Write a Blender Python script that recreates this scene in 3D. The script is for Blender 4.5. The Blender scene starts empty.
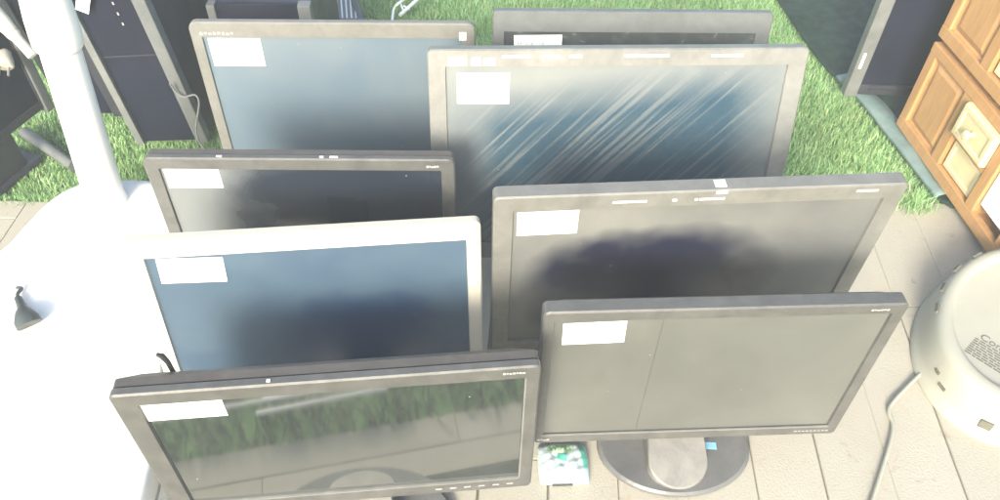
import bpy, bmesh, math, random
from mathutils import Vector, Matrix
random.seed(7)
R = math.radians
sc = bpy.context.scene
COL = sc.collection

# ------------------------------------------------------------------ camera numbers (metres, radians)
CF, CP, CR, CH = 798.97, 0.81929, 0.0252, 1.1461
_f = Vector((0, math.cos(CP), -math.sin(CP))); _u = Vector((0, math.sin(CP), math.cos(CP))); _r = Vector((1, 0, 0))
CRT = _r * math.cos(CR) + _u * math.sin(CR); CUP = _u * math.cos(CR) - _r * math.sin(CR)

def at(u, v, z=0.0):
    """point at height z seen at photograph pixel (u, v)"""
    d = _f + CRT * ((u - 500) / CF) + CUP * (-(v - 250) / CF)
    t = (z - CH) / d.z
    return Vector((0, 0, CH)) + d * t

def at_y(u, v, y):
    d = _f + CRT * ((u - 500) / CF) + CUP * (-(v - 250) / CF)
    t = y / d.y
    return Vector((0, 0, CH)) + d * t

# ------------------------------------------------------------------ materials
def _nodes(name):
    m = bpy.data.materials.new(name); m.use_nodes = True
    nt = m.node_tree
    return m, nt, nt.nodes, nt.links, nt.nodes['Principled BSDF']

def _coords(N, L, obj=True):
    tc = N.new('ShaderNodeTexCoord')
    return tc.outputs['Object' if obj else 'Generated']

def _noise(N, L, vec, scale, detail=5, rough=.6, dist=0):
    n = N.new('ShaderNodeTexNoise'); n.inputs['Scale'].default_value = scale
    n.inputs['Detail'].default_value = detail; n.inputs['Roughness'].default_value = rough
    n.inputs['Distortion'].default_value = dist
    L.new(vec, n.inputs['Vector']); return n.outputs['Fac']

def _ramp(N, L, fac, stops):
    r = N.new('ShaderNodeValToRGB'); L.new(fac, r.inputs['Fac'])
    e = r.color_ramp.elements
    while len(e) < len(stops): e.new(.5)
    for k, (p, c) in enumerate(stops):
        e[k].position = p
        e[k].color = (c, c, c, 1) if isinstance(c, (int, float)) else (*c, 1)
    return r.outputs['Color']

def _mix(N, L, fac, a, b, mode='MIX'):
    m = N.new('ShaderNodeMix'); m.data_type = 'RGBA'; m.blend_type = mode
    for sock, val in ((m.inputs[0], fac), (m.inputs[6], a), (m.inputs[7], b)):
        if hasattr(val, 'is_output'): L.new(val, sock)
        elif isinstance(val, (int, float)): sock.default_value = val
        else: sock.default_value = (*val, 1)
    return m.outputs[2]

def _math(N, L, op, a, b=0.0, clamp=False):
    m = N.new('ShaderNodeMath'); m.operation = op; m.use_clamp = clamp
    for sock, val in ((m.inputs[0], a), (m.inputs[1], b)):
        if hasattr(val, 'is_output'): L.new(val, sock)
        else: sock.default_value = val
    return m.outputs[0]

def M(name, col, rough=.5, var=.2, scale=25, bump=0.0, bscale=200, spec=.5, metal=0.0, dust=0.0, dustcol=(.3, .29, .26)):
    m, nt, N, L, b = _nodes(name)
    vec = _coords(N, L)
    n1 = _noise(N, L, vec, scale, 6, .65)
    lo = tuple(c * (1 - var) for c in col); hi = tuple(min(1, c * (1 + var)) for c in col)
    c = _ramp(N, L, n1, [(.3, lo), (.7, hi)])
    if dust:
        n2 = _noise(N, L, vec, scale * .45 + 3, 8, .7, .4)
        f = _ramp(N, L, n2, [(.35, dust * .35), (.7, dust)])
        c = _mix(N, L, f, c, dustcol)
    L.new(c, b.inputs['Base Color'])
    rr = _ramp(N, L, n1, [(.3, min(1, rough * 1.15)), (.7, rough * .85)])
    L.new(rr, b.inputs['Roughness'])
    b.inputs['Specular IOR Level'].default_value = spec
    b.inputs['Metallic'].default_value = metal
    if bump:
        bp = N.new('ShaderNodeBump'); bp.inputs['Strength'].default_value = bump; bp.inputs['Distance'].default_value = .002
        L.new(_noise(N, L, vec, bscale, 3), bp.inputs['Height']); L.new(bp.outputs['Normal'], b.inputs['Normal'])
    return m

def screen_mat(name, base, rough, dust, dustcol, lo=.35, hi=.7, scale=9, seed=0.0, streak=0.0, shade_oval=None, ior=1.6, spots=True):
    """dark glass or matt panel under a film of dust; 'streak' adds slanting wipe marks, 'shade_oval' a dark oval painted in for a reflection or shade"""
    m, nt, N, L, b = _nodes(name)
    vec = _coords(N, L)
    mp = N.new('ShaderNodeMapping'); mp.inputs['Location'].default_value = (seed, seed * .7, seed * 1.3)
    L.new(vec, mp.inputs['Vector']); v = mp.outputs[0]
    n1 = _noise(N, L, v, scale, 7, .6, .5)
    f = _ramp(N, L, n1, [(lo, dust * .55), (hi, dust)])
    if streak:
        m2 = N.new('ShaderNodeMapping'); m2.inputs['Rotation'].default_value = (0, R(44), 0)
        L.new(v, m2.inputs['Vector'])
        m3 = N.new('ShaderNodeMapping'); m3.inputs['Scale'].default_value = (2.6, 1, 135)
        L.new(m2.outputs[0], m3.inputs['Vector'])
        st = _ramp(N, L, _noise(N, L, m3.outputs[0], 1.0, 3, .6, .05), [(.5, 0.0), (.62, .9)])
        region = _ramp(N, L, _noise(N, L, v, 5, 3), [(.35, .7), (.6, 1.0)])
        k = _math(N, L, 'MULTIPLY', st, region)
        # the rub covers the middle of the panel and leaves its borders dusty
        sx = N.new('ShaderNodeSeparateXYZ'); L.new(vec, sx.inputs[0])
        ax = _math(N, L, 'ABSOLUTE', _math(N, L, 'ADD', sx.outputs[0], .0))
        inx = _math(N, L, 'SUBTRACT', 1.0, _math(N, L, 'DIVIDE', _math(N, L, 'SUBTRACT', ax, .185), .085), True)
        zz = _math(N, L, 'ADD', sx.outputs[2], _math(N, L, 'MULTIPLY', sx.outputs[0], -.13))
        inz = _math(N, L, 'DIVIDE', _math(N, L, 'SUBTRACT', .43, zz), .07, True)
        area = _math(N, L, 'MULTIPLY', inx, inz)
        wiped = _math(N, L, 'MULTIPLY', _math(N, L, 'SUBTRACT', 1.0, _math(N, L, 'MULTIPLY', k, .62)), area)
        f = _math(N, L, 'MULTIPLY', f, _math(N, L, 'SUBTRACT', 1.0, _math(N, L, 'MULTIPLY', wiped, streak)))
    if shade_oval:  # thins the dust colour to paint in a dark reflected shape
        cx, cz, rx, rz, amt = shade_oval
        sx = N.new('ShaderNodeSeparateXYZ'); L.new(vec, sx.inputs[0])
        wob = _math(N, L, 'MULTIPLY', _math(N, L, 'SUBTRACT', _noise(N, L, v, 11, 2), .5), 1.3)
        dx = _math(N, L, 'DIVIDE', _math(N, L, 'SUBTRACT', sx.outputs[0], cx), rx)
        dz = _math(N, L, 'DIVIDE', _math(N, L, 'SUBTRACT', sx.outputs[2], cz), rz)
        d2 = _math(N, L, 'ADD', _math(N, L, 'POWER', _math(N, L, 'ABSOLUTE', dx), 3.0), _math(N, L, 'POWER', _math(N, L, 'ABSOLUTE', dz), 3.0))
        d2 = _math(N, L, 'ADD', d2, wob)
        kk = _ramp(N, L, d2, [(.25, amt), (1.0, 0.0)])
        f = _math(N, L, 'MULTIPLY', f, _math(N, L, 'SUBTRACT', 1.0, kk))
    if spots:
        vo = N.new('ShaderNodeTexVoronoi'); vo.inputs['Scale'].default_value = 42; L.new(v, vo.inputs['Vector'])
        wh = N.new('ShaderNodeSeparateColor'); L.new(vo.outputs['Color'], wh.inputs[0])
        sp = _math(N, L, 'MULTIPLY', _math(N, L, 'LESS_THAN', vo.outputs['Distance'], .06), _math(N, L, 'GREATER_THAN', wh.outputs[0], .86))
        f = _math(N, L, 'MAXIMUM', f, _math(N, L, 'MULTIPLY', sp, .8))
    c = _mix(N, L, f, base, dustcol)
    L.new(c, b.inputs['Base Color'])
    rr = _math(N, L, 'ADD', _math(N, L, 'MULTIPLY', f, .5), rough, True)
    L.new(rr, b.inputs['Roughness'])
    b.inputs['IOR'].default_value = ior
    return m

MAT = {}
MAT['black'] = M('dusty black plastic', (.05, .05, .048), .42, .2, 40, .25, 900, .55, dust=.33, dustcol=(.24, .24, .222))
MAT['blackshell'] = M('black plastic back shell', (.05, .047, .044), .5, .2, 30, .25, 700, .4, dust=.3, dustcol=(.22, .19, .16))
MAT['grey'] = M('silver grey plastic', (.115, .12, .113), .35, .1, 40, .15, 900, .5, dust=.35, dustcol=(.42, .41, .38))
MAT['warmgrey'] = M('dusty grey brown plastic', (.10, .10, .09), .45, .12, 30, .2, 900, .5, dust=.4, dustcol=(.32, .32, .295))
MAT['coolgrey'] = M('cool grey plastic', (.085, .095, .095), .45, .12, 30, .2, 900, .5, dust=.35, dustcol=(.26, .27, .26))
MAT['white'] = M('off white plastic', (.55, .52, .42), .4, .05, 20, .1, 600, .5, dust=.15, dustcol=(.6, .56, .46))
MAT['whitebody'] = M('white glossy plastic', (.90, .895, .84), .35, .03, 6, .1, 400, .5, dust=.06, dustcol=(.6, .58, .5))
MAT['paper'] = M('white paper', (.86, .86, .82), .85, .03, 60, 0)
MAT['ink'] = M('pale grey print', (.4, .4, .38), .6, .1, 80)
MAT['dark'] = M('black rubber gap', (.012, .013, .016), .6, .2, 50)
MAT['neck'] = M('grey stand plastic', (.085, .085, .08), .45, .08, 30, .1, dust=.4, dustcol=(.42, .41, .37))
MAT['base'] = M('dark stand base plastic', (.085, .088, .09), .38, .15, 30, .1, 400, .5, dust=.45, dustcol=(.24, .24, .23))
MAT['blue'] = M('blue sticker', (.25, .55, .75), .5, .1, 90)
MAT['tape'] = M('clear tape scraps', (.8, .82, .78), .35, .06, 90)
MAT['towerblack'] = M('navy black steel', (.018, .02, .03), .4, .3, 12, .1, 300, .4, dust=.12, dustcol=(.2, .2, .21))
MAT['trimgrey'] = M('grey plastic trim', (.085, .095, .095), .5, .25, 18, .2, 200, dust=.4, dustcol=(.3, .31, .3))
MAT['tvglass'] = M('black television glass', (.006, .008, .02), .3, .3, 6, 0, spec=.22, dust=.05, dustcol=(.14, .15, .2))
MAT['cable'] = M('grey cable rubber', (.22, .23, .22), .6, .2, 60)
MAT['wood'] = None
MAT['cream'] = M('cream painted drawer front', (.66, .56, .33), .5, .12, 18, .2, 200)
MAT['tub'] = M('warm white moulded plastic', (.36, .365, .305), .5, .05, 9, .15, 500, .4, dust=.15, dustcol=(.45, .43, .33))
MAT['slot'] = M('grey shadowed slot plastic', (.12, .115, .09), .7, .2, 60)
MAT['print'] = M('grey printed ink', (.12, .12, .1), .7, .15, 120)
MAT['pack'] = M('pale blue white film', (.46, .57, .56), .3, .16, 45, 1.0, 90, .6)
MAT['packlabel'] = M('pale green printed film', (.42, .54, .36), .35, .1, 60)
MAT['packgreen'] = M('green printed film', (.10, .5, .36), .35, .2, 60)
MAT['packink'] = M('dark green ink', (.06, .2, .1), .5, .1, 60)
MAT['tarp'] = M('dark green tarpaulin', (.012, .03, .019), .75, .5, 30, .8, 60, .25)
MAT['hem'] = M('teal tarpaulin hem', (.11, .19, .185), .6, .25, 25, .5, 80, dust=.35, dustcol=(.35, .38, .35))
MAT['seat'] = M('grey green canvas', (.105, .13, .11), .8, .15, 40, .6, 500, .2)
MAT['mesh'] = M('pale grey mesh fabric', (.25, .26, .25), .8, .15, 60, .6, 500, .2)
MAT['fitting'] = M('grey plastic fitting', (.05, .06, .06), .5, .25, 60, .2, 200)

def wood_mat():
    m, nt, N, L, b = _nodes('varnished orange pine')
    vec = _coords(N, L)
    mp = N.new('ShaderNodeMapping'); mp.inputs['Scale'].default_value = (14, 14, 2.2); L.new(vec, mp.inputs['Vector'])
    g = _noise(N, L, mp.outputs[0], 6, 6, .6, .8)
    c = _ramp(N, L, g, [(.25, (.40, .22, .09)), (.5, (.46, .26, .11)), (.75, (.52, .30, .13))])
    L.new(c, b.inputs['Base Color'])
    b.inputs['Roughness'].default_value = .38
    return m
MAT['wood'] = wood_mat()

def pave_mat():
    m, nt, N, L, b = _nodes('pale concrete paving')
    vec = _coords(N, L)
    geo = N.new('ShaderNodeNewGeometry')
    c = _ramp(N, L, geo.outputs['Random Per Island'], [(0, (.385, .368, .305)), (.5, (.405, .388, .32)), (1, (.42, .395, .33))])
    n1 = _noise(N, L, vec, 6, 8, .7, .3)
    c = _mix(N, L, _ramp(N, L, n1, [(.4, 0.0), (.75, .5)]), c, (.36, .32, .26))
    n2 = _noise(N, L, vec, 260, 3, .7)
    c = _mix(N, L, _ramp(N, L, n2, [(.3, .25), (.5, 0.0)]), c, (.32, .29, .23))
    n3 = _noise(N, L, vec, 26, 5, .75, 1.0)
    c = _mix(N, L, _ramp(N, L, n3, [(.6, 0.0), (.72, .5)]), c, (.27, .18, .11))
    L.new(c, b.inputs['Base Color']); b.inputs['Roughness'].default_value = .9; b.inputs['Specular IOR Level'].default_value = .2
    bp = N.new('ShaderNodeBump'); bp.inputs['Strength'].default_value = .5; bp.inputs['Distance'].default_value = .002
    L.new(n2, bp.inputs['Height']); L.new(bp.outputs['Normal'], b.inputs['Normal'])
    return m
MAT['pave'] = pave_mat()
MAT['joint'] = M('sandy joint dirt', (.31, .29, .235), .95, .3, 60, .5, 300, .1)

def grass_mats():
    m, nt, N, L, b = _nodes('lawn soil and thatch')
    vec = _coords(N, L)
    c = _ramp(N, L, _noise(N, L, vec, 18, 8, .7), [(.3, (.12, .23, .08)), (.7, (.19, .35, .13))])
    L.new(c, b.inputs['Base Color']); b.inputs['Roughness'].default_value = .95; b.inputs['Specular IOR Level'].default_value = .1
    m2, nt, N, L, b = _nodes('grass blades')
    geo = N.new('ShaderNodeNewGeometry'); vec = _coords(N, L)
    c = _ramp(N, L, geo.outputs['Random Per Island'], [(0, (.17, .33, .11)), (.35, (.26, .48, .18)), (.75, (.37, .6, .27)), (1, (.55, .62, .35))])
    c = _mix(N, L, _ramp(N, L, _noise(N, L, vec, 5, 4), [(.4, 0.0), (.7, .45)]), c, (.16, .23, .06))
    L.new(c, b.inputs['Base Color']); b.inputs['Roughness'].default_value = .55
    b.inputs['Subsurface Weight'].default_value = 0
    b.inputs['Specular IOR Level'].default_value = .3
    return m, m2
MAT['soil'], MAT['blade'] = grass_mats()

# ------------------------------------------------------------------ mesh helpers
class MB:
    def __init__(s): s.v = []; s.f = []; s.sm = []
    def add(s, vs, fs, T=None, smooth=False):
        o = len(s.v)
        for p in vs:
            p = Vector(p); s.v.append(T @ p if T else p)
        for f in fs:
            s.f.append([o + i for i in f]); s.sm.append(smooth)
        return s
    def box(s, x0, y0, z0, x1, y1, z1, b=0.0, T=None):
        bm = bmesh.new(); bmesh.ops.create_cube(bm, size=1)
        for v in bm.verts:
            v.co = Vector((x0 + (v.co.x + .5) * (x1 - x0), y0 + (v.co.y + .5) * (y1 - y0), z0 + (v.co.z + .5) * (z1 - z0)))
        if b: bmesh.ops.bevel(bm, geom=bm.edges[:], offset=b, segments=2, affect='EDGES', profile=.7)
        bm.verts.index_update()
        s.add([v.co.copy() for v in bm.verts], [[v.index for v in f.verts] for f in bm.faces], T); bm.free()
        return s
    def loft(s, rings, cap0=True, cap1=True, T=None, smooth=False):
        n = len(rings[0]); vs = [p for r in rings for p in r]; fs = []
        for k in range(len(rings) - 1):
            for i in range(n):
                j = (i + 1) % n
                fs.append([k * n + i, k * n + j, (k + 1) * n + j, (k + 1) * n + i])
        s.add(vs, fs, T, smooth)
        if cap0: s.add(rings[0], [list(range(n))[::-1]], T)
        if cap1: s.add(rings[-1], [list(range(n))], T)
        return s
    def tube(s, pts, r, n=10, T=None, cap=True):
        pts = [Vector(p) for p in pts]; rs = r if isinstance(r, (list, tuple)) else [r] * len(pts)
        rings = []; ref = None
        for i, p in enumerate(pts):
            d = (pts[min(i + 1, len(pts) - 1)] - pts[max(i - 1, 0)]).normalized()
            if ref is None: ref = d.orthogonal().normalized()
            a = (ref - d * ref.dot(d)).normalized(); b = d.cross(a); ref = a
            rings.append([p + (a * math.cos(2 * math.pi * k / n) + b * math.sin(2 * math.pi * k / n)) * rs[i] for k in range(n)])
        return s.loft(rings, cap, cap, T, True)
    def build(s, name, mat, parent=None, loc=None, rot=None):
        me = bpy.data.meshes.new(name); me.from_pydata([tuple(v) for v in s.v], [], s.f); me.update()
        bm = bmesh.new(); bm.from_mesh(me); bmesh.ops.recalc_face_normals(bm, faces=bm.faces[:]); bm.to_mesh(me); bm.free()
        for p, sm in zip(me.polygons, s.sm): p.use_smooth = sm
        me.materials.append(mat)
        o = bpy.data.objects.new(name, me); COL.objects.link(o)
        if parent: o.parent = parent
        if loc is not None: o.location = loc
        if rot is not None: o.rotation_euler = rot
        return o

def tag(o, label=None, cat=None, group=None, kind=None):
    if label: o['label'] = label
    if cat: o['category'] = cat
    if group: o['group'] = group
    if kind: o['kind'] = kind
    return o

def empty(name, loc, rz=0.0):
    o = bpy.data.objects.new(name, None); COL.objects.link(o)
    o.empty_display_size = .05; o.location = loc; o.rotation_euler = (0, 0, rz); return o

def rrect(w, h, r, n=4, cx=0.0, cz=0.0):
    """rounded rectangle outline in the x-z plane, from corner to corner"""
    out = []
    for (sx, sz, a0) in ((1, 1, 0), (-1, 1, 90), (-1, -1, 180), (1, -1, 270)):
        for k in range(n + 1):
            a = R(a0 + 90 * k / n)
            out.append((cx + sx * (w / 2 - r) + r * math.cos(a), cz + sz * (h / 2 - r) + r * math.sin(a)))
    return out

def smooth_path(pts, n=8):
    pts = [Vector(p) for p in pts]; P = [pts[0]] + pts + [pts[-1]]; out = []
    for i in range(1, len(P) - 2):
        a, b, c, d = P[i - 1], P[i], P[i + 1], P[i + 2]
        for k in range(n):
            t = k / n
            out.append(.5 * ((2 * b) + (c - a) * t + (2 * a - 5 * b + 4 * c - d) * t * t + (3 * b - a - 3 * c + d) * t ** 3))
    out.append(pts[-1]); return out

def text_mesh(s, size):
    cu = bpy.data.curves.new('txt', 'FONT'); cu.body = s; cu.size = size; cu.extrude = .0002
    o = bpy.data.objects.new('txt', cu); COL.objects.link(o)
    dg = bpy.context.evaluated_depsgraph_get()
    me = bpy.data.meshes.new_from_object(o.evaluated_get(dg))
    vs = [v.co.copy() for v in me.vertices]; fs = [list(p.vertices) for p in me.polygons]
    bpy.data.objects.remove(o); bpy.data.curves.remove(cu); bpy.data.meshes.remove(me)
    return vs, fs

# ------------------------------------------------------------------ monitors
def monitor(label, x, y, zb, yaw, tilt, W, H, scr, bez=None, bl=.022, br=.022, bt=.022, bb=.03, D=.014, rec=.004, rad=.006,
            off=.06, sticker=None, stand='plain', shell=None, group='flat monitors standing in rows', shelltaper=.8, shelldeep=.035, groove=False):
    bez = bez or MAT['black']; shell = shell or MAT['blackshell']
    base = Vector((x, y, 0)) + Vector((-math.sin(yaw), math.cos(yaw), 0)) * off
    root = empty('computer_monitor', base, yaw)
    tag(root, label, 'monitor', group)
    ct, st = math.cos(tilt), math.sin(tilt)
    P = Matrix(((1, 0, 0, 0), (0, ct, st, -off), (0, -st, ct, zb), (0, 0, 0, 1)))   # panel space (x, back, up) -> root space
    def ring(w, h, r, c, cx=0, cz=None): return [Vector((a, c, b)) for a, b in rrect(w, h, r, 4, cx, H / 2 if cz is None else cz)]
    iw, ih = W - bl - br, H - bt - bb; icx = (bl - br) / 2; icz = bb + ih / 2
    f = MB()
    ch = .0022
    outer0 = ring(W - 2 * ch, H - 2 * ch, rad, 0); outer1 = ring(W, H, rad + ch, ch); outer2 = ring(W, H, rad + ch, D)
    inner0 = ring(iw, ih, .0008, 0, icx, icz); inner1 = ring(iw - .002, ih - .002, .0008, rec, icx, icz)
    back = ring(W - .02, H - .02, rad, D)
    f.loft([inner1, inner0, outer0, outer1, outer2, back], False, True, P)
    f.build('bezel', bez, root)
    s = MB(); s.box(-iw / 2 - .002 + icx, rec, icz - ih / 2 - .002, iw / 2 + .002 + icx, rec + .004, icz + ih / 2 + .002, 0, P)
    so = s.build('screen', scr, root)
    # back shell
    b = MB(); d0 = D + (.0025 if groove else .0)
    rings = []
    if groove: rings.append(ring(W - .012, H - .012, rad, D))
    rings.append(ring(W - (.012 if groove else .004), H - (.012 if groove else .004), rad, d0))
    if groove:
        rings.append(ring(W - .003, H - .003, rad, d0)); rings.append(ring(W - .003, H - .003, rad, d0 + .012))
    e = d0 + (.012 if groove else .0)
    rings.append(ring(W * .93, H * .93, .012, e + shelldeep * .35)); rings.append(ring(W * shelltaper * .8, H * shelltaper * .75, .02, e + shelldeep))
    b.loft(rings, False, True, P)
    b.build('back_cover', shell, root)
    if sticker:
        a0, b0, w, h, ro = sticker                        # top left of the screen, size, small rotation
        T = P @ Matrix.Translation((-W / 2 + bl + a0, rec - .0006, H - bt - b0)) @ Matrix.Rotation(ro, 4, 'Y')
        k = MB(); k.box(0, 0, -h, w, .0005, 0, 0, T); k.build('price_sticker', MAT['paper'], root)
    # stand
    yb = off
    if stand == 'plain':
        k = MB(); top = P @ Vector((0, D + shelldeep * .7, H * .38)); y0 = top.y
        k.loft([[Vector((sx * .035, yy, zz)) for sx, yy in ((-1, y0 - .012), (1, y0 - .012), (1, y0 + .02), (-1, y0 + .02))] for zz in (.01, top.z)])
        k.build('neck', MAT['blackshell'], root)
        k = MB(); R1 = [[Vector((rx * math.cos(2 * math.pi * t / 40), y0 - .005 + ry * math.sin(2 * math.pi * t / 40), z)) for t in range(40)]
                        for rx, ry, z in ((.105, .062, .0), (.107, .064, .006), (.095, .055, .013))]
        k.loft(R1); k.build('stand_base', MAT['base'], root)
    else:
        nx, nw, bx, bw, bd, y0n = stand                  # neck centre and half width, base centre, half width, half depth, front of neck
        k = MB(); n = 56
        k.loft([[Vector((bx + a * bw * math.cos(2 * math.pi * t / n), a * bd * math.sin(2 * math.pi * t / n), z)) for t in range(n)]
                for a, z in ((.98, .004), (1, .008), (.99, .012), (.95, .0155))])
        k.build('stand_base', MAT['base'], root)
        k = MB(); rows = []                               # tongue rising from the front of the base to the back of the panel
        prof = [(nw * math.cos(R(180 + 180 * t / 20)), nw * .82 * math.sin(R(180 + 180 * t / 20))) for t in range(21)]
        prof = prof + [(nw * .93, .05), (nw * .86, .10), (-nw * .86, .10), (-nw * .93, .05)]
        yf = y0n + nw * .82
        def up(yy):
            d = yy - y0n; return .019 + max(0, d) * .52
        rows.append([Vector((nx + a, yf + c, .0158)) for a, c in prof])
        rows.append([Vector((nx + a, yf + c, up(yf + c) - .002)) for a, c in prof])
        rows.append([Vector((nx + a * .965, yf + c * .97 + .001, up(yf + c) + .0005)) for a, c in prof])
        k.loft(rows); k.build('neck', MAT['neck'], root)
        top = P @ Vector((0, D + shelldeep * .6, H * .3))
        k = MB(); k.box(nx - nw * .8, yf + .06, .04, nx + nw * .8, max(yf + .095, top.y + .01), top.z, .004); k.build('neck_column', MAT['blackshell'], root)
    root['_'] = 0; del root['_']
    return root, P, dict(W=W, H=H, bl=bl, br=br, bt=bt, bb=bb, D=D, rec=rec)

def dashes(P, x0, z0, widths, h, gap, depth=-.0004):
    """a run of tiny printed marks on the front face, too small to be read"""
    k = MB(); x = x0
    for i_, w in enumerate(widths):
        if w > 0: k.box(x, depth, z0 + (h * .25 * ((i_ * 7) % 3 == 1)), x + w, depth + .0006, z0 + h * (1 - .3 * ((i_ * 5) % 4 == 2)), 0, P)
        x += abs(w) + gap
    return k

dust_w = (.27, .27, .245)
S = {}
S['bandy'] = screen_mat('glossy black screen with thin dust', (.010, .016, .017), .03, .12, (.3, .31, .27), ior=3.3, seed=1.1)
S['matgrey'] = screen_mat('matt grey screen evenly dusted', (.04, .042, .04), .45, .5, (.22, .225, .2), .3, .75, 5, 2.2, ior=1.5)
S['blob'] = screen_mat('dusty screen with dark reflection painted in', (.006, .007, .026), .3, .8, (.21, .215, .19), .3, .7, 4, 3.7, shade_oval=(-.04, .24, .19, .14, .96))  # oval in the middle paints a standing figure's dark reflection
S['streaky'] = screen_mat('dusty screen with slanting wipe streaks', (.014, .052, .085), .25, .85, (.22, .225, .205), .3, .7, 4, 4.9, streak=.88)
S['bluedust'] = screen_mat('blue grey screen under even dust', (.012, .075, .15), .3, .42, (.27, .265, .22), .3, .7, 4, 5.3)
S['smoky'] = screen_mat('smeared blue screen with painted dark shade', (.008, .03, .085), .28, .6, (.07, .12, .15), .3, .62, 7, 6.1, shade_oval=(.06, .17, .13, .12, .95))  # dark blob right of centre paints a figure's shade over the smears
S['glossdark'] = screen_mat('glossy smeared screen with painted shade', (.009, .014, .028), .08, .8, (.15, .165, .165), .2, .5, 7, 7.7, shade_oval=(.09, .2, .23, .3, .95), ior=1.9)  # dust is thinned on the right to paint a figure's shadow
S['mottled'] = screen_mat('dark glossy screen with pale scuffs', (.012, .016, .018), .1, .4, (.2, .22, .22), .5, .68, 22, 8.3, ior=1.8)

mon = {}
mon['A'] = monitor('glossy black widescreen monitor at the front left, its screen mirroring the ground', -.191, .505, .084, R(6.6), R(.7), .490, .292,
    S['bandy'], bl=.027, br=.017, bt=.022, bb=.026, D=.011, groove=True, off=.0, sticker=(.0, .001, .092, .037, R(0)), stand=(0.0, .05, .0, .135, .085, -.075), shelldeep=.03)
mon['B'] = monitor('black monitor with an evenly grey matt screen, standing on a dark oval base', .285, .619, .078, R(3.7), R(1.0), .459, .305,
    S['matgrey'], bl=.014, br=.017, bt=.018, bb=.022, D=.02, off=.028, sticker=(.012, .008, .080, .043, R(-1.6)), stand=(-.005, .046, .0, .122, .088, -.079), shelldeep=.03)
mon['C'] = monitor('large dark monitor with a dark cloudy patch in the middle of its dusty screen', .264, .782, .091, R(5.1), R(-2.0), .552, .354,
    S['blob'], bez=MAT['warmgrey'], bl=.026, br=.026, bt=.026, bb=.03, D=.022, off=.06, sticker=(.006, .006, .082, .045, R(-.6)), shelldeep=.03)
mon['D'] = monitor('big silver grey monitor leaning back, its screen covered in slanting wipe streaks', .183, .967, .101, R(3.1), R(15.6), .594, .376,
    S['streaky'], bez=MAT['grey'], bl=.027, br=.03, bt=.027, bb=.03, D=.02, off=.09, sticker=(.018, .011, .082, .05, R(.8)))
mon['E'] = monitor('grey brown monitor with a blue grey screen, beside the black towers at the back', -.297, 1.196, .094, R(2.0), R(2.4), .491, .315,
    S['bluedust'], bez=MAT['warmgrey'], bl=.019, br=.022, bt=.028, bb=.03, D=.012, rad=.012, off=.06, sticker=(.008, .004, .090, .055, R(0)))
mon['F'] = monitor('off white framed monitor with a smoky blue screen', -.253, .671, .088, R(6.7), R(10.7), .469, .309,
    S['smoky'], bez=MAT['white'], bl=.024, br=.019, bt=.028, bb=.034, D=.016, off=.075, sticker=(.014, .004, .086, .041, R(2)), shell=MAT['white'], shelldeep=.04)
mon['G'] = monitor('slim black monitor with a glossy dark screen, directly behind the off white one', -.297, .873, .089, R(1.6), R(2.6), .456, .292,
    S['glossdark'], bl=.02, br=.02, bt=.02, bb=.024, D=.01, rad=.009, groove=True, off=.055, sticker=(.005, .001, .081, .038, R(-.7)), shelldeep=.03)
mon['H'] = monitor('grey framed monitor at the very back, only its top strip showing above the silver one', .227, 1.207, .098, R(1.9), R(10.4), .496, .319,
    S['mottled'], bez=MAT['coolgrey'], bl=.02, br=.026, bt=.037, bb=.03, D=.016, off=.08, sticker=(.018, .008, .086, .05, R(-1)))

def P_of(k): return mon[k][1]
def part_at(k, mb, name, mat, label=None):
    o = mb.build(name, mat, mon[k][0])
    if label: o['label'] = label
    return o
# little printed names, buttons and scraps (illegible in the photograph)
m = mon['A'][2]; W_, H_ = m['W'], m['H']
k = MB(); k.box(-W_ / 2 + .028, -.0002, .0245, W_ / 2 - .018, .0028, .0268, .0004, P_of('A')); k.box(W_ / 2 - .0186, -.0001, .0272, W_ / 2 - .0166, .0028, H_ - .023, .0004, P_of('A'))  # pale strips paint the highlight on the inner bevel
part_at('A', k, 'highlight_lip', MAT['grey'], 'pale lip painted as a lit bevel along the bottom and right of the screen')
part_at('A', dashes(P_of('A'), W_ / 2 - .045, H_ - .0125, [.003, .002, .003, .003, .002, .003, .003], .0032, .0012), 'printed_name', MAT['ink'])
k = MB()
for i in range(6): k.box(W_ / 2 - .135 + i * .02, -.0006, .0125, W_ / 2 - .135 + i * .02 + .009, 0, .0145, 0, P_of('A'))
part_at('A', k, 'button_marks', MAT['ink'])
k = MB(); k.tube([(-W_ / 2 + .060, .046, .35), (-W_ / 2 + .059, .046, .376), (-W_ / 2 + .056, .046, .388), (-W_ / 2 + .051, .046, .392)], [.003, .003, .0035, .002], 8)
part_at('A', k, 'cable_end', MAT['dark'], 'short black cable end sticking up behind the frame')
k = MB(); k.box(-.07, .0045, H_ - .0015, -.066, .008, H_ + .0012, 0, P_of('A')); part_at('A', k, 'paint_chip', MAT['tape'])
m = mon['B'][2]; W_, H_ = m['W'], m['H']
part_at('B', dashes(P_of('B'), W_ / 2 - .047, H_ - .012, [.003] * 6, .0028, .001), 'printed_name', MAT['ink'])
part_at('B', dashes(P_of('B'), W_ / 2 - .065, .010, [.0035] * 9, .002, .0025), 'button_marks', MAT['ink'])
part_at('B', dashes(P_of('B'), -W_ / 2 + .006, .008, [.004, .003, .004, .004], .004, .001), 'maker_mark', MAT['ink'])
k = MB(); k.box(-W_ / 2 + .010, .0005, .0215, W_ / 2 - .016, .0025, .0240, 0, P_of('B') @ Matrix.Translation((0, -.0012, 0)))  # pale bar stands in for light catching the lower bevel
part_at('B', k, 'highlight_lip', MAT['grey'], 'pale lip painted as a highlight along the bottom of the screen')
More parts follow.
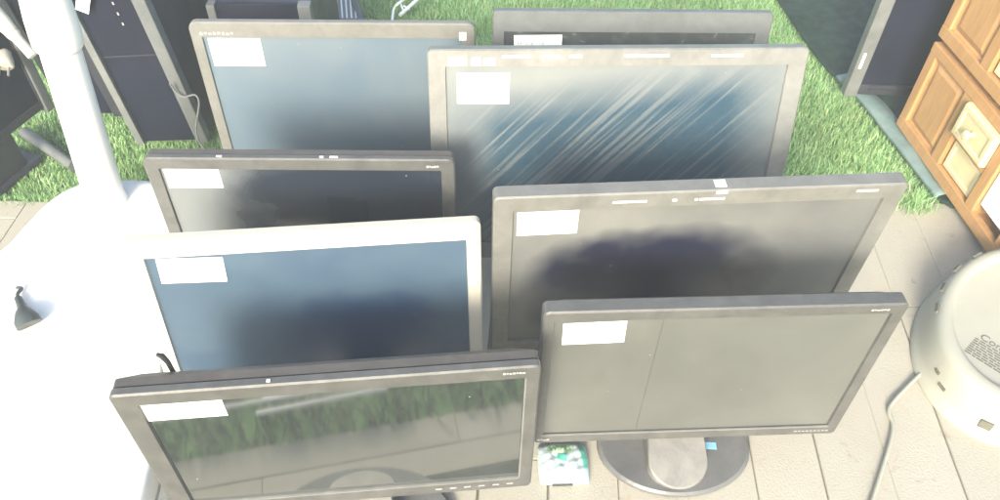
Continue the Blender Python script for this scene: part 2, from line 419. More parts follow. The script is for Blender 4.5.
k = MB(); k.box(-W_ / 2 + .152, .0034, .024, -W_ / 2 + .1526, .0039, H_ - .02, 0, P_of('B')); part_at('B', k, 'screen_line', MAT['blackshell'])  # thin dark upright line across the screen
k = MB(); k.box(.047, -.008, .0156, .067, .004, .0162, 0, Matrix.Rotation(R(-5), 4, 'Z')); part_at('B', k, 'blue_sticker', MAT['blue'])
m = mon['C'][2]; W_, H_ = m['W'], m['H']
def pieces(key, x0, z0, widths, h, gap, name, mat):
    x = x0
    for w in widths:
        if w > 0: part_at(key, dashes(P_of(key), x, z0, [w], h, 0), name, mat)
        x += abs(w) + gap
pieces('C', -.12, H_ - .017, [.045, -.03, .006, -.02, .004, .034], .0035, .002, 'silver_scuff', MAT['tape'])
k = MB(); k.box(.015, .006, H_ + .0002, .030, .019, H_ + .0008, 0, P_of('C')); k.box(.015, -.0006, H_ - .006, .030, -.0001, H_ - .0003, 0, P_of('C')); part_at('C', k, 'white_tag', MAT['paper'])
part_at('C', dashes(P_of('C'), W_ / 2 - .07, H_ - .0125, [.03], .004, .001), 'printed_name', MAT['ink'])
m = mon['D'][2]; W_, H_ = m['W'], m['H']
for x0, w, h in ((.032, .028, .014), (.068, .014, .013), (.086, .018, .012)):
    k = MB(); k.box(-W_ / 2 + x0, -.0006, H_ - .0255, -W_ / 2 + x0 + w, -.0001, H_ - .0255 + h, 0, P_of('D')); part_at('D', k, 'tape_scrap', MAT['tape'])
pieces('D', -W_ / 2 + .115, H_ - .0135, [.045, -.01, .028, -.008, .02, -.06, .07, -.06, .05], .0042, .003, 'silver_scuff', MAT['tape'])
m = mon['E'][2]; W_, H_ = m['W'], m['H']
part_at('E', dashes(P_of('E'), -W_ / 2 + .017, H_ - .0235, [.005, .004, .005, .004, .005, .004, .005, .004], .005, .003), 'printed_name', MAT['ink'])
k = MB(); k.box(W_ / 2 - .028, -.0006, H_ - .031, W_ / 2 - .016, -.0001, H_ - .016, 0, P_of('E')); part_at('E', k, 'white_tag', MAT['paper'])
m = mon['H'][2]; W_, H_ = m['W'], m['H']
part_at('H', dashes(P_of('H') @ Matrix.Translation((0, m['rec'] - .0008, 0)), -W_ / 2 + .044, H_ - .063, [.003, .004, -.004, .003, .003, .004, -.008, .003, .004], .006, .0015), 'faint_writing', M('faded pale ink', (.62, .63, .6), .8))
m = mon['G'][2]; W_, H_ = m['W'], m['H']
part_at('G', dashes(P_of('G'), W_ / 2 - .042, H_ - .0145, [.003, .002, .003, .003, .003], .004, .001), 'printed_name', MAT['ink'])
for x0, w in ((-.12, .008), (.03, .006), (.045, .012)):
    k = MB(); k.box(x0, .004, H_ - .001, x0 + w, .007, H_ + .0008, 0, P_of('G')); part_at('G', k, 'paint_chip', MAT['tape'])

# ------------------------------------------------------------------ white appliance with post (left edge)
root = empty('white_appliance', (-.68, .80, 0))
tag(root, 'bright white rounded plastic appliance with a tall thick post, at the left edge', 'appliance')
RT = Matrix.Translation((.68, -.80, 0))
ol = [(-.86, .95), (-.835, 1.055), (-.80, 1.105), (-.75, 1.122), (-.66, 1.122), (-.615, 1.09), (-.585, 1.0), (-.553, .87), (-.512, .70), (-.495, .62), (-.478, .53), (-.48, .46), (-.52, .40), (-.62, .37), (-.80, .36), (-.98, .40), (-1.0, .55), (-.96, .72)]
ol = [Vector((a, b, 0)) for a, b in ol]
sm = smooth_path(ol + [ol[0]], 5)[:-1]
cen = Vector((-.70, .74, 0))
def shrink(k, z): return [cen + (p - cen) * k + Vector((0, 0, z)) for p in sm]
b = MB(); b.loft([shrink(.96, .0), shrink(.985, .03), shrink(1.0, .06), shrink(1.0, .10), shrink(.992, .113), shrink(.975, .12), shrink(.93, .1215), shrink(.5, .1225)], True, True, RT, True)
b.build('body', MAT['whitebody'], root)
b = MB(); b.loft([shrink(1.003, .07), shrink(1.006, .072), shrink(1.006, .076), shrink(1.003, .078)], False, False, RT, True)
b.build('seam', MAT['ink'], root)
pb = at(107, 203, .118); pt_ = at_y(42, -10, pb.y + .01)
ax = (pt_ - pb)
pts = [pb + ax * t for t in (0, .015, .05, .3, .8)]
b = MB(); b.tube(pts, [.048, .038, .034, .0325, .030], 28, RT); b.build('post', MAT['whitebody'], root)
b = MB(); b.tube([pb + ax * t for t in (.775, .78, .79, .83, .90, .98, 1.04, 1.06)], [.028, .0345, .0365, .037, .0365, .034, .032, .02], 28, RT); b.build('sleeve', MAT['whitebody'], root)
h0 = at_y(33, 56, 1.075); h1 = at_y(-25, -8, 1.12)
b = MB(); b.tube(smooth_path([h0, h0.lerp(h1, .35), h0.lerp(h1, .4), h1], 4), [.008] * 4 + [.011] * 5 + [.013] * 4, 14, RT); b.build('handle', MAT['white'], root)
# grey bell shaped fitting lying on it
p = at(27, 318, .128)
root = empty('grey_fitting', p + Vector((0, 0, -.006)), R(38))
tag(root, 'small grey bell shaped plastic nozzle lying on the white appliance', 'nozzle')
b = MB(); b.tube([(0, -.022, .011), (0, -.014, .016), (0, .004, .014), (0, .018, .009), (0, .034, .0075), (0, .05, .0075)], [.019, .0185, .013, .008, .0065, .0055], 18); b.build('bell', MAT['fitting'], root)
b = MB(); b.tube(smooth_path([(0, .048, .0075), (.002, .06, .007), (.010, .068, .007), (.004, .074, .007)], 5), .003, 8); b.build('ring', MAT['fitting'], root)

# ------------------------------------------------------------------ black screens and towers at the back left
def flat_tv(label, A, B, z0, z1, frame_w, mat_frame, ridges=False, group=None, foot=True, thick=.045):
    """upright black screen; A and B are the ends of its lower edge as seen from the front (A left, B right)"""
    A = Vector((A[0], A[1], 0)); B = Vector((B[0], B[1], 0)); w = (B - A).length
    yaw = math.atan2((B - A).y, (B - A).x)
    root = empty('television', (A + B) / 2, yaw); tag(root, label, 'television', group)
    H = z1 - z0; f = MB()
    def ring(w_, h_, r, c): return [Vector((a, c, b_)) for a, b_ in rrect(w_, h_, r, 3, 0, z0 + H / 2)]
    f.loft([ring(w - 2 * frame_w, H - 2 * frame_w, .001, .005), ring(w - 2 * frame_w, H - 2 * frame_w, .001, 0), ring(w - .004, H - .004, .006, 0), ring(w, H, .008, .002), ring(w, H, .008, thick * .5), ring(w * .8, H * .8, .03, thick)], False, True)
    f.build('bezel', mat_frame, root)
    s = MB(); s.box(-w / 2 + frame_w - .002, .005, z0 + frame_w - .002, w / 2 - frame_w + .002, .009, z1 - frame_w + .002); s.build('screen', MAT['tvglass'], root)
    if ridges:
        r = MB()
        for zz in (.012, .024): r.box(-w / 2 + .05, -.003, z0 + zz, w * .08, 0, z0 + zz + .005, .001)
        r.build('speaker_ridges', MAT['towerblack'], root)
        r = MB(); r.box(-w / 2 - .004, -.004, z0 - .004, -w / 2 + .026, thick * .5, z1, .003); r.build('side_trim', MAT['trimgrey'], root)
        r = MB(); r.box(-w / 2 + .004, -.0055, z0 + .075, -w / 2 + .010, -.0042, z0 + .115); r.build('highlight_strip', MAT['paper'], root)  # white bar paints a highlight on the grey trim
    if z0 > .02:
        k = MB(); k.box(-.05, .012, .01, .05, .035, z0 + .06, .003); k.build('neck', MAT['towerblack'], root)
    if foot:
        k = MB(); k.box(-.08, .0, 0, .08, .12, .012, .004); k.build('foot', mat_frame, root)
    return root

a, c = at(-30, 160, .1), at(50, 104, .1)
tv = flat_tv('black television on a stand behind the white post, its lower left corner over the grass', (a.x - .02, a.y - .1), (c.x, c.y), .1, .46, .018, MAT['towerblack'])
b = MB(); b.box((Vector((a.x - .02, a.y - .1, 0)) - Vector((c.x, c.y, 0))).length / 2 - .016, -.006, .09, (Vector((a.x - .02, a.y - .1, 0)) - Vector((c.x, c.y, 0))).length / 2 + .004, .03, .47, .003); b.build('side_trim', MAT['trimgrey'], tv)
k = MB(); q0 = at(24, 132, .012); q1 = at(74, 166, .012)
mb = MB(); mb.tube([q0, q0.lerp(q1, .5), q1], .013, 6, tv.matrix_world.inverted() if False else None)
leg = mb.build('grey_strut', MAT['trimgrey']); tag(leg, 'short grey plastic strut lying on the shaded grass left of the white post', 'strut')

def tower(label, x0, x1, y0, depth, h, yaw=0.0, marks=True, trim=None, lean=0.0):
    cx = (x0 + x1) / 2; w = x1 - x0
    root = empty('computer_tower', (cx, y0, .004), yaw); root.rotation_euler.y = lean; tag(root, label, 'computer tower', 'black computer towers')
    b = MB(); b.box(-w / 2 + .003, .012, .008, w / 2 - .003, depth, h - .004, .003); b.build('case', MAT['towerblack'], root)
    b = MB(); b.box(-w / 2 + .017, 0, .004, w / 2 - .027, .0115, h, .002); b.build('front_panel', MAT['tvglass'], root)
    for s_ in (-1, 1):
        b = MB(); b.box(s_ * (w / 2 - .008) - (.018 if s_ > 0 else .0085), -.010, .002, s_ * (w / 2 - .008) + .0085, .013, h + .002, .003); b.build('side_trim', trim or MAT['trimgrey'], root)
    if marks:
        b = MB()
        for i in range(7): b.box(.012 - .0015, -.0008, h * .66 + i * .022, .012 + .0015, -.0002, h * .66 + i * .022 + .006)
        b.build('printed_dots', MAT['ink'], root)
    b = MB(); b.box(-w / 2 + .02, .001 - .0015, h * .5, w / 2 - .02, 0, h * .5 + .003); b.build('drive_slot', MAT['towerblack'], root)
    for sx in (-1, 1):
        for yy in (.03, depth - .03):
            b = MB(); b.tube([(sx * (w / 2 - .025), yy, 0), (sx * (w / 2 - .025), yy, .01)], .012, 12); b.build('rubber_foot', MAT['dark'], root)
    return root
tower('black computer tower with grey side trims, nearest to the white post', -.808, -.645, 1.37, .34, .44, R(-2), lean=R(-6))
tower('black computer tower behind the blue grey monitor with a tangle of cables on its top', -.61, -.40, 1.47, .30, .285, R(2), False)
tower('black computer tower deep in shade between the white post and the nearest tower', -1.0, -.855, 1.46, .34, .40, R(-8), False, MAT['towerblack'], R(-7))

# tangle of cable on the lower tower
pts = []
for i in range(70):
    t = i / 69; a = t * 17
    pts.append(Vector((-.535 + (.055 + .02 * math.sin(a * .37)) * math.cos(a) + .02 * math.sin(a * .21), 1.58 + (.075 + .02 * math.cos(a * .61)) * math.sin(a), .292 + .006 * (1 + math.sin(a * 1.7)) + .012 * t)))
b = MB(); b.tube(pts, .0035, 6)
tag(b.build('cable', MAT['cable']), 'tangled grey cable heaped on top of a low black tower', 'cable')
# pale cable loop hanging beside the trimmed tower
p0 = at_y(172, 88, 1.352); 
pts = smooth_path([at_y(170, 84, 1.345), at_y(176, 92, 1.35), at_y(184, 97, 1.35), at_y(195, 95, 1.35), at_y(199, 104, 1.345), at_y(196, 128, 1.34), at_y(200, 143, 1.33), Vector((-.62, 1.31, .006)), Vector((-.60, 1.33, .006))], 7)
b = MB(); b.tube(pts, .0022, 7)
tag(b.build('cable', MAT['cable']), 'thin pale cable looping down the front of the trimmed black tower', 'cable')
# paper tag hanging at the tower's top corner
q = at_y(83, 3, 1.357)
b = MB(); b.box(-.012, -.0006, -.02, .012, 0, .02, 0, Matrix.Translation(q) @ Matrix.Rotation(R(25), 4, 'Y'))
tag(b.build('paper_tag', MAT['paper']), 'small white paper tag on the upper left corner of the black tower', 'tag')
# white plug in front of the television
tvn = Vector((math.sin(tv.rotation_euler.z), -math.cos(tv.rotation_euler.z), 0))
q = at(4, 66, .235)
root = empty('white_plug', q); tag(root, 'white two pin plug dangling in front of the black television', 'plug')
T = Matrix.Rotation(R(20), 4, 'Z') @ Matrix.Rotation(R(20), 4, 'Y') @ Matrix.Rotation(R(-60), 4, 'X')
b = MB(); b.tube([(0, 0, .035), (0, 0, .03), (0, 0, .012), (0, 0, 0), (0, 0, -.002)], [.006, .011, .017, .018, .015], 14, T); b.build('plug_body', MAT['white'], root)
for s_ in (-1, 1):
    b = MB(); b.tube([(s_ * .008, 0, -.001), (s_ * .008, 0, -.02)], .0025, 8, T); b.build('pin', MAT['grey'], root)
ya_ = tv.rotation_euler.z
def tvp(x_, y_, z_): return tv.location + Vector((math.cos(ya_) * x_ - math.sin(ya_) * y_, math.sin(ya_) * x_ + math.cos(ya_) * y_, z_)) - q
b = MB(); b.tube(smooth_path([T @ Vector((0, 0, .034)), T @ Vector((0, 0, .06)), tvp(.03, -.02, .36), tvp(.02, -.006, .45), tvp(.02, .012, .464), tvp(.02, .05, .45), tvp(.02, .06, .30)], 6), .003, 8); b.build('lead', MAT['white'], root)

# ------------------------------------------------------------------ folded camp chair on the grass at the top
root = empty('camp_chair', at(320, 6)); tag(root, 'folded grey camp chair with a ribbed mesh panel lying on the grass at the top', 'chair')
RT = Matrix.Translation(-at(320, 6))
def quad_slab(mb, px, z0, z1):
    lo = [at(u, v, z0) for u, v in px]; hi = [at(u, v, z0) + Vector((0, 0, z1 - z0)) for u, v in px]
    mb.loft([lo, hi], True, True, RT)
b = MB(); quad_slab(b, [(272, 60), (326, 60), (326, -60), (276, -60)], .012, .028); b.build('seat', MAT['seat'], root)
b = MB(); quad_slab(b, [(329, 60), (360, 60), (349, -60), (323, -60)], .010, .018); b.build('back_panel', MAT['mesh'], root)
b = MB()
for i in range(6):
    u = 332 + i * 4.6
    b.tube([at(u + 1.5, 22, .021), at(u - 3, -40, .021)], .0022, 6, RT)
b.build('ribs', MAT['paper'], root)
for u0, u1 in ((327, 321), (361, 349)):
    b = MB(); b.tube(smooth_path([at(u0 + 1, 60, .02), at(u0, 20, .02), at(u1, -15, .02), at(u1 - 2, -60, .02)], 6), .009, 12, RT); b.build('frame_tube', MAT['towerblack'], root)
b = MB(); b.tube([at(322, 20, .03), at(366, 20, .03)], .005, 8, RT); b.build('cross_bar', MAT['trimgrey'], root)

# clear plastic strip on the grass
b = MB()
b.tube(smooth_path([at(392, 22, .028), at(394, 9, .03), at(399, 3, .045), at(411, -4, .03)], 6), .0035, 7)
b.tube([at(400, 15, .03), at(417, 0, .035), at(424, -8, .03)], .005, 7)
b.tube([at(404, 6, .032), at(409, 9, .034)], .003, 7); b.tube([at(400, 2, .032), at(404, 12, .034)], .003, 7)
tag(b.build('plastic_hook', MAT['tape']), 'pale clear plastic hook lying on the bright grass near the top edge', 'hook')

# ------------------------------------------------------------------ tarpaulin, television and wooden cabinets on the right
g = [at(772, -4), at(800, 38), at(826, 72), at(856, 100), at(896, 150), at(936, 202)]
edge = smooth_path(g, 6)
def tarp_z(x, y): return .011 + .003 * math.sin(x * 31 + y * 17) + .002 * math.sin(y * 43)
b = MB(); nW = 26; vs = []; fs = []
rows = [Vector((.45, 2.9, 0)), Vector((.6, 2.45, 0))] + edge
rows = [Vector((.69, 2.6, 0))] + edge + [Vector((.935, 1.215, 0))]
for r_ in rows:
    for j in range(nW):
        x = r_.x + (1.75 - r_.x) * (j / (nW - 1)) ** 1.3
        vs.append((x, r_.y, .010 if j == 0 else tarp_z(x, r_.y)))
n = len(rows)
for i in range(n - 1):
    for j in range(nW - 1): fs.append([i * nW + j, i * nW + j + 1, (i + 1) * nW + j + 1, (i + 1) * nW + j])
b.add(vs, fs, None, True)
tp = b.build('tarpaulin', MAT['tarp']); tag(tp, 'dark green tarpaulin with a teal hem spread under the wooden cabinets', 'tarpaulin')
so = tp.modifiers.new('t', 'SOLIDIFY'); so.thickness = .003
b = MB(); hem = [p_ for p_ in edge if p_.y < 1.68]
hv = []; hf = []
for i, p_ in enumerate(hem):
    t = i / (len(hem) - 1)
    wdt = .022 + .02 * math.sin(math.pi * min(1, t * 1.1)) ; nrm = Vector((-.96, -.28, 0))
    z = .018 + .002 * math.sin(i * 1.3)
    hv += [p_ + nrm * .006 + Vector((0, 0, .010)), p_ + nrm * .004 + Vector((0, 0, z)), p_ - nrm * wdt + Vector((0, 0, z + .001)), p_ - nrm * (wdt + .002) + Vector((0, 0, z - .004))]
    if i:
        for k_ in range(3): hf.append([(i - 1) * 4 + k_, i * 4 + k_, i * 4 + k_ + 1, (i - 1) * 4 + k_ + 1])
b.add(hv, hf, None, True); h_ = b.build('hem', MAT['hem'], tp)
so = h_.modifiers.new('t', 'SOLIDIFY'); so.thickness = .002

A_ = at(845, 94, .024); Bp = Vector((1.32, 1.57, 0))
flat_tv('black television with a grey frame standing upright on the tarpaulin behind the wooden cabinets', (A_.x, A_.y), (Bp.x, Bp.y), .024, .52, .028, MAT['towerblack'], True)

def cabinet(label, z0, z1, upper=False):
    p0 = Vector((.900, 1.480, 0)); p1 = Vector((.949, 1.070, 0)); dr = (p1 - p0).normalized()
    # local frame: x runs along the front from far to near, y goes into the cabinet, z up
    root = empty('wooden_cabinet', (p0.x, p0.y, z0), math.atan2(dr.y, dr.x)); tag(root, label, 'cabinet', 'small wooden cabinets')
    L_ = .43; Hh = z1 - z0; D_ = .26; t = .014
    b = MB()
    b.box(0, .016, 0, L_, D_, t, .001); b.box(0, .016, Hh - t, L_, D_, Hh, .001)
    b.box(0, .016, t + .0005, t, D_, Hh - t - .0005, .001); b.box(L_ - t, .016, t + .0005, L_, D_, Hh - t - .0005, .001)
    b.box(t, D_ - .012, t, L_ - t, D_ - .004, Hh - t)
    for xx in (.158, .302): b.box(xx, .017, t, xx + .012, D_ - .013, Hh - t)
    b.build('carcass', MAT['wood'], root)
    f = MB()
    f.box(0, 0, 0, L_, .0155, .026, .002); f.box(0, 0, Hh - .022, L_, .0155, Hh, .002)
    for x0, x1 in ((0, .024), (.146, .174), (.292, .318), (L_ - .024, L_)): f.box(x0, 0.001, .0262, x1, .0155, Hh - .0222, .002)
    f.build('face_frame', MAT['wood'], root)
    pn = MB()                                              # raised and fielded door panel
    def rr(i, y): return [Vector((.024 + i, y, .0262 + i)), Vector((.146 - i, y, .0262 + i)), Vector((.146 - i, y, Hh - .0222 - i)), Vector((.024 + i, y, Hh - .0222 - i))]
    pn.loft([rr(.0003, .014), rr(.0003, .008), rr(.006, .010), rr(.020, .004), rr(.024, .004)], True, True)
    pn.build('door_panel', MAT['wood'], root)
    zm = .026 + (Hh - .048) * .46
    sh = MB(); sh.box(.1743, .002, zm, .2917, .20, zm + .012, .001); sh.build('shelf', MAT['wood'], root)
    lo, hi = (.0265, zm - .0005), (zm + .0125, Hh - .0225)
    def drawer(x0, x1, z0_, z1_, y0_, knob):
        d = MB(); i = .012
        def q(i_, y_): return [Vector((x0 + i_, y_, z0_ + i_)), Vector((x1 - i_, y_, z0_ + i_)), Vector((x1 - i_, y_, z1_ - i_)), Vector((x0 + i_, y_, z1_ - i_))]
        d.loft([q(.001, .12), q(.001, y0_ + .006), q(.004, y0_), q(i, y0_), q(i + .003, y0_ + .003), q(i + .005, y0_ + .003)], True, True)
        o = d.build('drawer', MAT['cream'], root)
        if knob:
            k_ = MB(); xc, zc = (x0 + x1) / 2, (z0_ + z1_) / 2
            k_.tube([(xc, y0_ + .0035, zc), (xc, y0_ - .006, zc), (xc, y0_ - .010, zc), (xc, y0_ - .016, zc), (xc, y0_ - .018, zc)], [.006, .005, .010, .010, .006], 16)
            k_.build('knob', MAT['cream'], o)
    drawer(.176, .290, hi[0] + .001, hi[1] - .001, -.012, True)
    drawer(.178, .288, lo[0] + .002, lo[1] - .002, .008, False)
    w_ = MB(); w_.box(.321, .008, .05, L_ - .028, .014, Hh - .04, .002); w_.build('white_panel', MAT['paper'], root)
    return root
cabinet('lower orange wooden cabinet with a raised panel and cream drawers, standing on the tarpaulin', .021, .236)
cabinet('upper orange wooden cabinet stacked on the lower one, cut by the corner of the picture', .252, .50, True)
# feet that leave the dark gap between the two cabinets belong to the upper one
up = [o for o in bpy.data.objects if o.name.startswith('wooden_cabinet')][1]
for (fx, fy) in ((.012, .03), (.40, .03), (.012, .23), (.40, .23)):
    b = MB(); b.box(fx, fy, -.0158, fx + .02, fy + .02, -.0003); b.build('foot', MAT['dark'], up)

# ------------------------------------------------------------------ upturned white moulded seat / tub at the lower right
tc_ = Vector((.912, .858, 0))
root = empty('plastic_tub', tc_); tag(root, 'upturned off white plastic tub with rim slots and a printed panel, at the lower right', 'tub')
b = MB(); n = 64
TA = R(50); TX, TY = .204, .143
def epos(a, k, z):
    p = Vector((TX * k * math.cos(a), TY * k * math.sin(a), z)); return Matrix.Rotation(TA, 4, 'Z') @ p
def circ(k, z): return [epos(2 * math.pi * i / n, k, z) for i in range(n)]
b.loft([circ(1.10, .0), circ(1.11, .005), circ(1.075, .010), circ(1.05, .03), circ(1.03, .055), circ(1.01, .072), circ(.985, .08), circ(.94, .084), circ(.88, .084), circ(.85, .082), circ(.835, .077), circ(.81, .076), circ(.5, .0762)], True, True, None, True)
b.build('shell', MAT['tub'], root)
for (u, v) in ((983, 263), (965, 275), (950, 291), (938.5, 309)):
    w = Matrix.Rotation(-TA, 4, 'Z') @ (at(u, v, .077) - tc_); ang = math.atan2(w.y / TY, w.x / TX)
    p_ = epos(ang, .995, .077); tg = epos(ang + .02, .995, .077) - p_
    T = Matrix.Translation(p_) @ Matrix.Rotation(math.atan2(tg.y, tg.x), 4, 'Z') @ Matrix.Rotation(R(-40), 4, 'X')
    b = MB(); b.box(-.011, -.0055, -.003, .011, .0055, .003, .002, T); b.build('rim_slot', MAT['slot'], root)
for (u, v, z, hh, ww) in ((930, 375, .045, .003, .006), (934, 392, .035, .003, .008), (980, 440, .03, .009, .010)):
    w = Matrix.Rotation(-TA, 4, 'Z') @ (at(u, v, z) - tc_); ang = math.atan2(w.y / TY, w.x / TX)
    kk = 1.05 - (z - .03) * .8
    p_ = epos(ang, kk, z); tg = epos(ang + .02, kk, z) - p_
    T = Matrix.Translation(p_) @ Matrix.Rotation(math.atan2(tg.y, tg.x), 4, 'Z')
    b = MB(); b.box(-ww, -.002, -hh, ww, .002, hh, .0015, T); b.build('side_slot', MAT['slot'], root)
o0 = at(979, 338, .0762); o1 = at(1000, 351, .0762); ang = math.atan2((o1 - o0).y, (o1 - o0).x)
T = Matrix.Translation(o0 - tc_) @ Matrix.Rotation(ang, 4, 'Z')
vs, fs = text_mesh('Comm', .021)
b = MB(); b.add(vs, fs, T @ Matrix.Translation((0, 0, .0005))); b.build('printed_word', MAT['print'], root)
b = MB(); rnd = random.Random(3)
for i in range(8):
    x = -.004
    while x < .075:
        w = rnd.uniform(.004, .013); b.box(x, -.006 - i * .0055, .0003, min(x + w, .08), -.0035 - i * .0055, .0007, 0, T); x += w + .002
b.build('printed_lines', MAT['ink' if False else 'print'], root)

# pale cord on the paving
pts = smooth_path([at(950, 352, .03), at(932, 364, .012), at(912, 382, .006), at(893, 402, .006), at(889, 412, .006), at(893, 424, .006), at(891, 440, .006), at(882, 470, .006), at(871, 505, .006), at(860, 540, .006)], 8)
b = MB(); b.tube(pts, .0034, 10)
tag(b.build('cord', MAT['tub']), 'pale cord lying on the paving beside the off white tub', 'cord')

# ------------------------------------------------------------------ packet of wipes under the front monitors
pc = at(563, 466)
root = empty('wipes_packet', pc, R(3)); tag(root, 'crumpled pale blue and green packet of wipes on the paving between the two front monitors', 'packet')
b = MB(); nx_, ny_ = 60, 44; vs = []; fs = []
def pz(a, c):
    e = max(0, (1 - abs(a) ** 4) * (1 - abs(c) ** 4)) ** .5
    return .003 + .020 * e + (.0007 * e) * (math.sin(a * 9 + c * 5) + math.sin(c * 13 - a * 6) * .8 + math.sin(a * 21 + c * 3) * .5)
wx, wy = .040, .033
for j in range(ny_):
    for i in range(nx_):
        a = -1 + 2 * i / (nx_ - 1); c = -1 + 2 * j / (ny_ - 1)
        vs.append((a * wx * (1 - .05 * c * c), c * wy * (1 - .06 * a * a), pz(a, c)))
for j in range(ny_ - 1):
    for i in range(nx_ - 1): fs.append([j * nx_ + i, j * nx_ + i + 1, (j + 1) * nx_ + i + 1, (j + 1) * nx_ + i])
nb = len(vs); vs += [(x, y, .0005) for x, y, z in vs]
fs += [[q + nb for q in f[::-1]] for f in fs]
rim = [i for i in range(nx_)] + [j * nx_ + nx_ - 1 for j in range(1, ny_)] + [(ny_ - 1) * nx_ + i for i in range(nx_ - 2, -1, -1)] + [j * nx_ for j in range(ny_ - 2, 0, -1)]
for i in range(len(rim)):
    p_, q_ = rim[i], rim[(i + 1) % len(rim)]; fs.append([p_, p_ + nb, q_ + nb, q_])
b.add(vs, fs, None, True); b.build('film', MAT['pack'], root)
def patch(poly_fn, na, nc, lift):
    vs = []; fs = []
    for j in range(nc):
        for i in range(na):
            a, c = poly_fn(i / (na - 1), j / (nc - 1)); vs.append((a * wx * (1 - .05 * c * c), c * wy * (1 - .06 * a * a), pz(a, c) + lift * 1.6))
    for j in range(nc - 1):
        for i in range(na - 1): fs.append([j * na + i, j * na + i + 1, (j + 1) * na + i + 1, (j + 1) * na + i])
    return vs, fs
b = MB(); b.add(*patch(lambda s, t: (-.62 + s * .98, .32 + t * .58 + s * .02), 30, 18, .0008), None, True); b.build('front_label', MAT['packlabel'], root)
b = MB(); b.add(*patch(lambda s, t: (-.28 + s * .36 + t * .04, -.02 + t * .30 - s * .12), 8, 6, .0009), None, True)
b.add(*patch(lambda s, t: (-.52 + s * .2, .86 + t * .11), 4, 4, .0014), None, True)
b.add(*patch(lambda s, t: (.62 + s * .2 + (1 - t) * .12, -.4 + t * 1.3), 6, 14, .0008), None, True); b.build('green_print', MAT['packgreen'], root)
vs, fs = text_mesh('WIPES', .0125)
b = MB(); b.add([(v.x - .022, v.y + .0135, pz((v.x - .022) / wx, (v.y + .0135) / wy) + .0018 + v.z) for v in vs], fs); b.build('printed_word', MAT['packink'], root)
b = MB(); b.box(-.020, -.0345, .001, .012, -.0325, .006, .0006); b.build('seal_strip', MAT['fitting'], root)

# ------------------------------------------------------------------ ground
def sheet(name, x0, y0, x1, y1, z, mat, kind='structure'):
    b = MB(); b.add([(x0, y0, z), (x1, y0, z), (x1, y1, z), (x0, y1, z)], [[0, 1, 2, 3]])
    return tag(b.build(name, mat), kind=kind)
sheet('ground', -12, -12, 12, 12, -.012, MAT['soil'])
def border(x): return 1.205 + .03 * x + .015 * math.sin(x * 3.1)
b = MB(); n = 40; vs = []; fs = []
for i in range(n + 1):
    x = -1.8 + 3.8 * i / n; vs += [(x, .345, -.006), (x, border(x), -.006)]
    if i: fs.append([2 * i - 2, 2 * i, 2 * i + 1, 2 * i - 1])
b.add(vs, fs); tag(b.build('paving_bed', MAT['joint']), kind='structure')
b = MB(); rnd = random.Random(11)
bw_, bl_ = .1075, .86; gap = .0005
x = -1.75; i = 0
ca, sa = math.cos(R(3)), math.sin(R(3))
while x < 1.95:
    y = .345 - rnd.uniform(0, .8)
    while y < border(x):
        y0, y1 = max(y, .505) + gap, min(y + bl_, border(x)) - gap
        if y1 - y0 > .02:
            dz = rnd.uniform(-.0005, .0005); c_ = .0012; j_ = [rnd.uniform(-.0012, .0012) for _ in range(4)]
            sk = lambda xx, yy: xx + .034 * (yy - .75)
            x0, x1 = x + gap, x + bw_ - gap
            top = [Vector((sk(x0 + c_ + j_[0], y0), y0 + c_, dz)), Vector((sk(x1 - c_ + j_[1], y0), y0 + c_, dz)), Vector((sk(x1 - c_ + j_[1], y1), y1 - c_, dz)), Vector((sk(x0 + c_ + j_[0], y1), y1 - c_, dz))]
            mid = [Vector((sk(x0 + j_[0], y0), y0, dz - .002)), Vector((sk(x1 + j_[1], y0), y0, dz - .002)), Vector((sk(x1 + j_[1], y1), y1, dz - .002)), Vector((sk(x0 + j_[0], y1), y1, dz - .002))]
            low = [p_ + Vector((0, 0, -.006)) for p_ in mid]
            b.loft([low, mid, top], False, True)
        y += bl_
    x += bw_; i += 1
for (ya, yb, off_) in ((.345, .40, .0), (.401, .45, .31), (.477, .504, .5)):
    x = -1.9 + off_
    while x < 1.9:
        z = rnd.uniform(-.0005, .0005); b.box(x + gap, ya + gap, -.008, x + .62 - gap, yb - gap, z, .0012); x += .62
pv = b.build('pavement', MAT['pave']); tag(pv, kind='structure'); pv.location.x = .012

b = MB(); x = -1.9
while x < 1.9: b.box(x + .001, .4512, -.008, x + .9 - .001, .4758, .0006, .002); x += .9
tag(b.build('shade_strip', M('dark strip painting shade', (.05, .055, .05), .7, .3, 30, .5, 200)), kind='structure')  # strip coloured dark to paint the stand's shadow in the mirrored ground

# grass blades (one mass)
def grass(name, n, area, hmin, hmax, seed, mat=None, wk=1.0):
    rnd = random.Random(seed); vs = []; fs = []
    while n > 0:
        x, y = area(rnd)
        n -= 1
        h = rnd.uniform(hmin, hmax); a = rnd.uniform(0, 6.283); w = rnd.uniform(.0005, .0011) * wk
        ln = rnd.uniform(.2, 1.0) * h; dx, dy = math.cos(a) * ln, math.sin(a) * ln
        px, py = -math.sin(a) * w, math.cos(a) * w; k = len(vs)
        vs += [(x - px, y - py, -.012), (x + px, y + py, -.012), (x + dx * .4 + px * .8, y + dy * .4 + py * .8, -.012 + h * .62), (x + dx * .4 - px * .8, y + dy * .4 - py * .8, -.012 + h * .62), (x + dx, y + dy, -.012 + h * .9)]
        fs += [[k, k + 1, k + 2, k + 3], [k + 3, k + 2, k + 4]]
    me = bpy.data.meshes.new(name); me.from_pydata(vs, [], fs); me.update(); me.materials.append(mat or MAT['blade'])
    o = bpy.data.objects.new(name, me); COL.objects.link(o); tag(o, kind='stuff'); return o
_ed = sorted([(p_.y, p_.x) for p_ in rows])
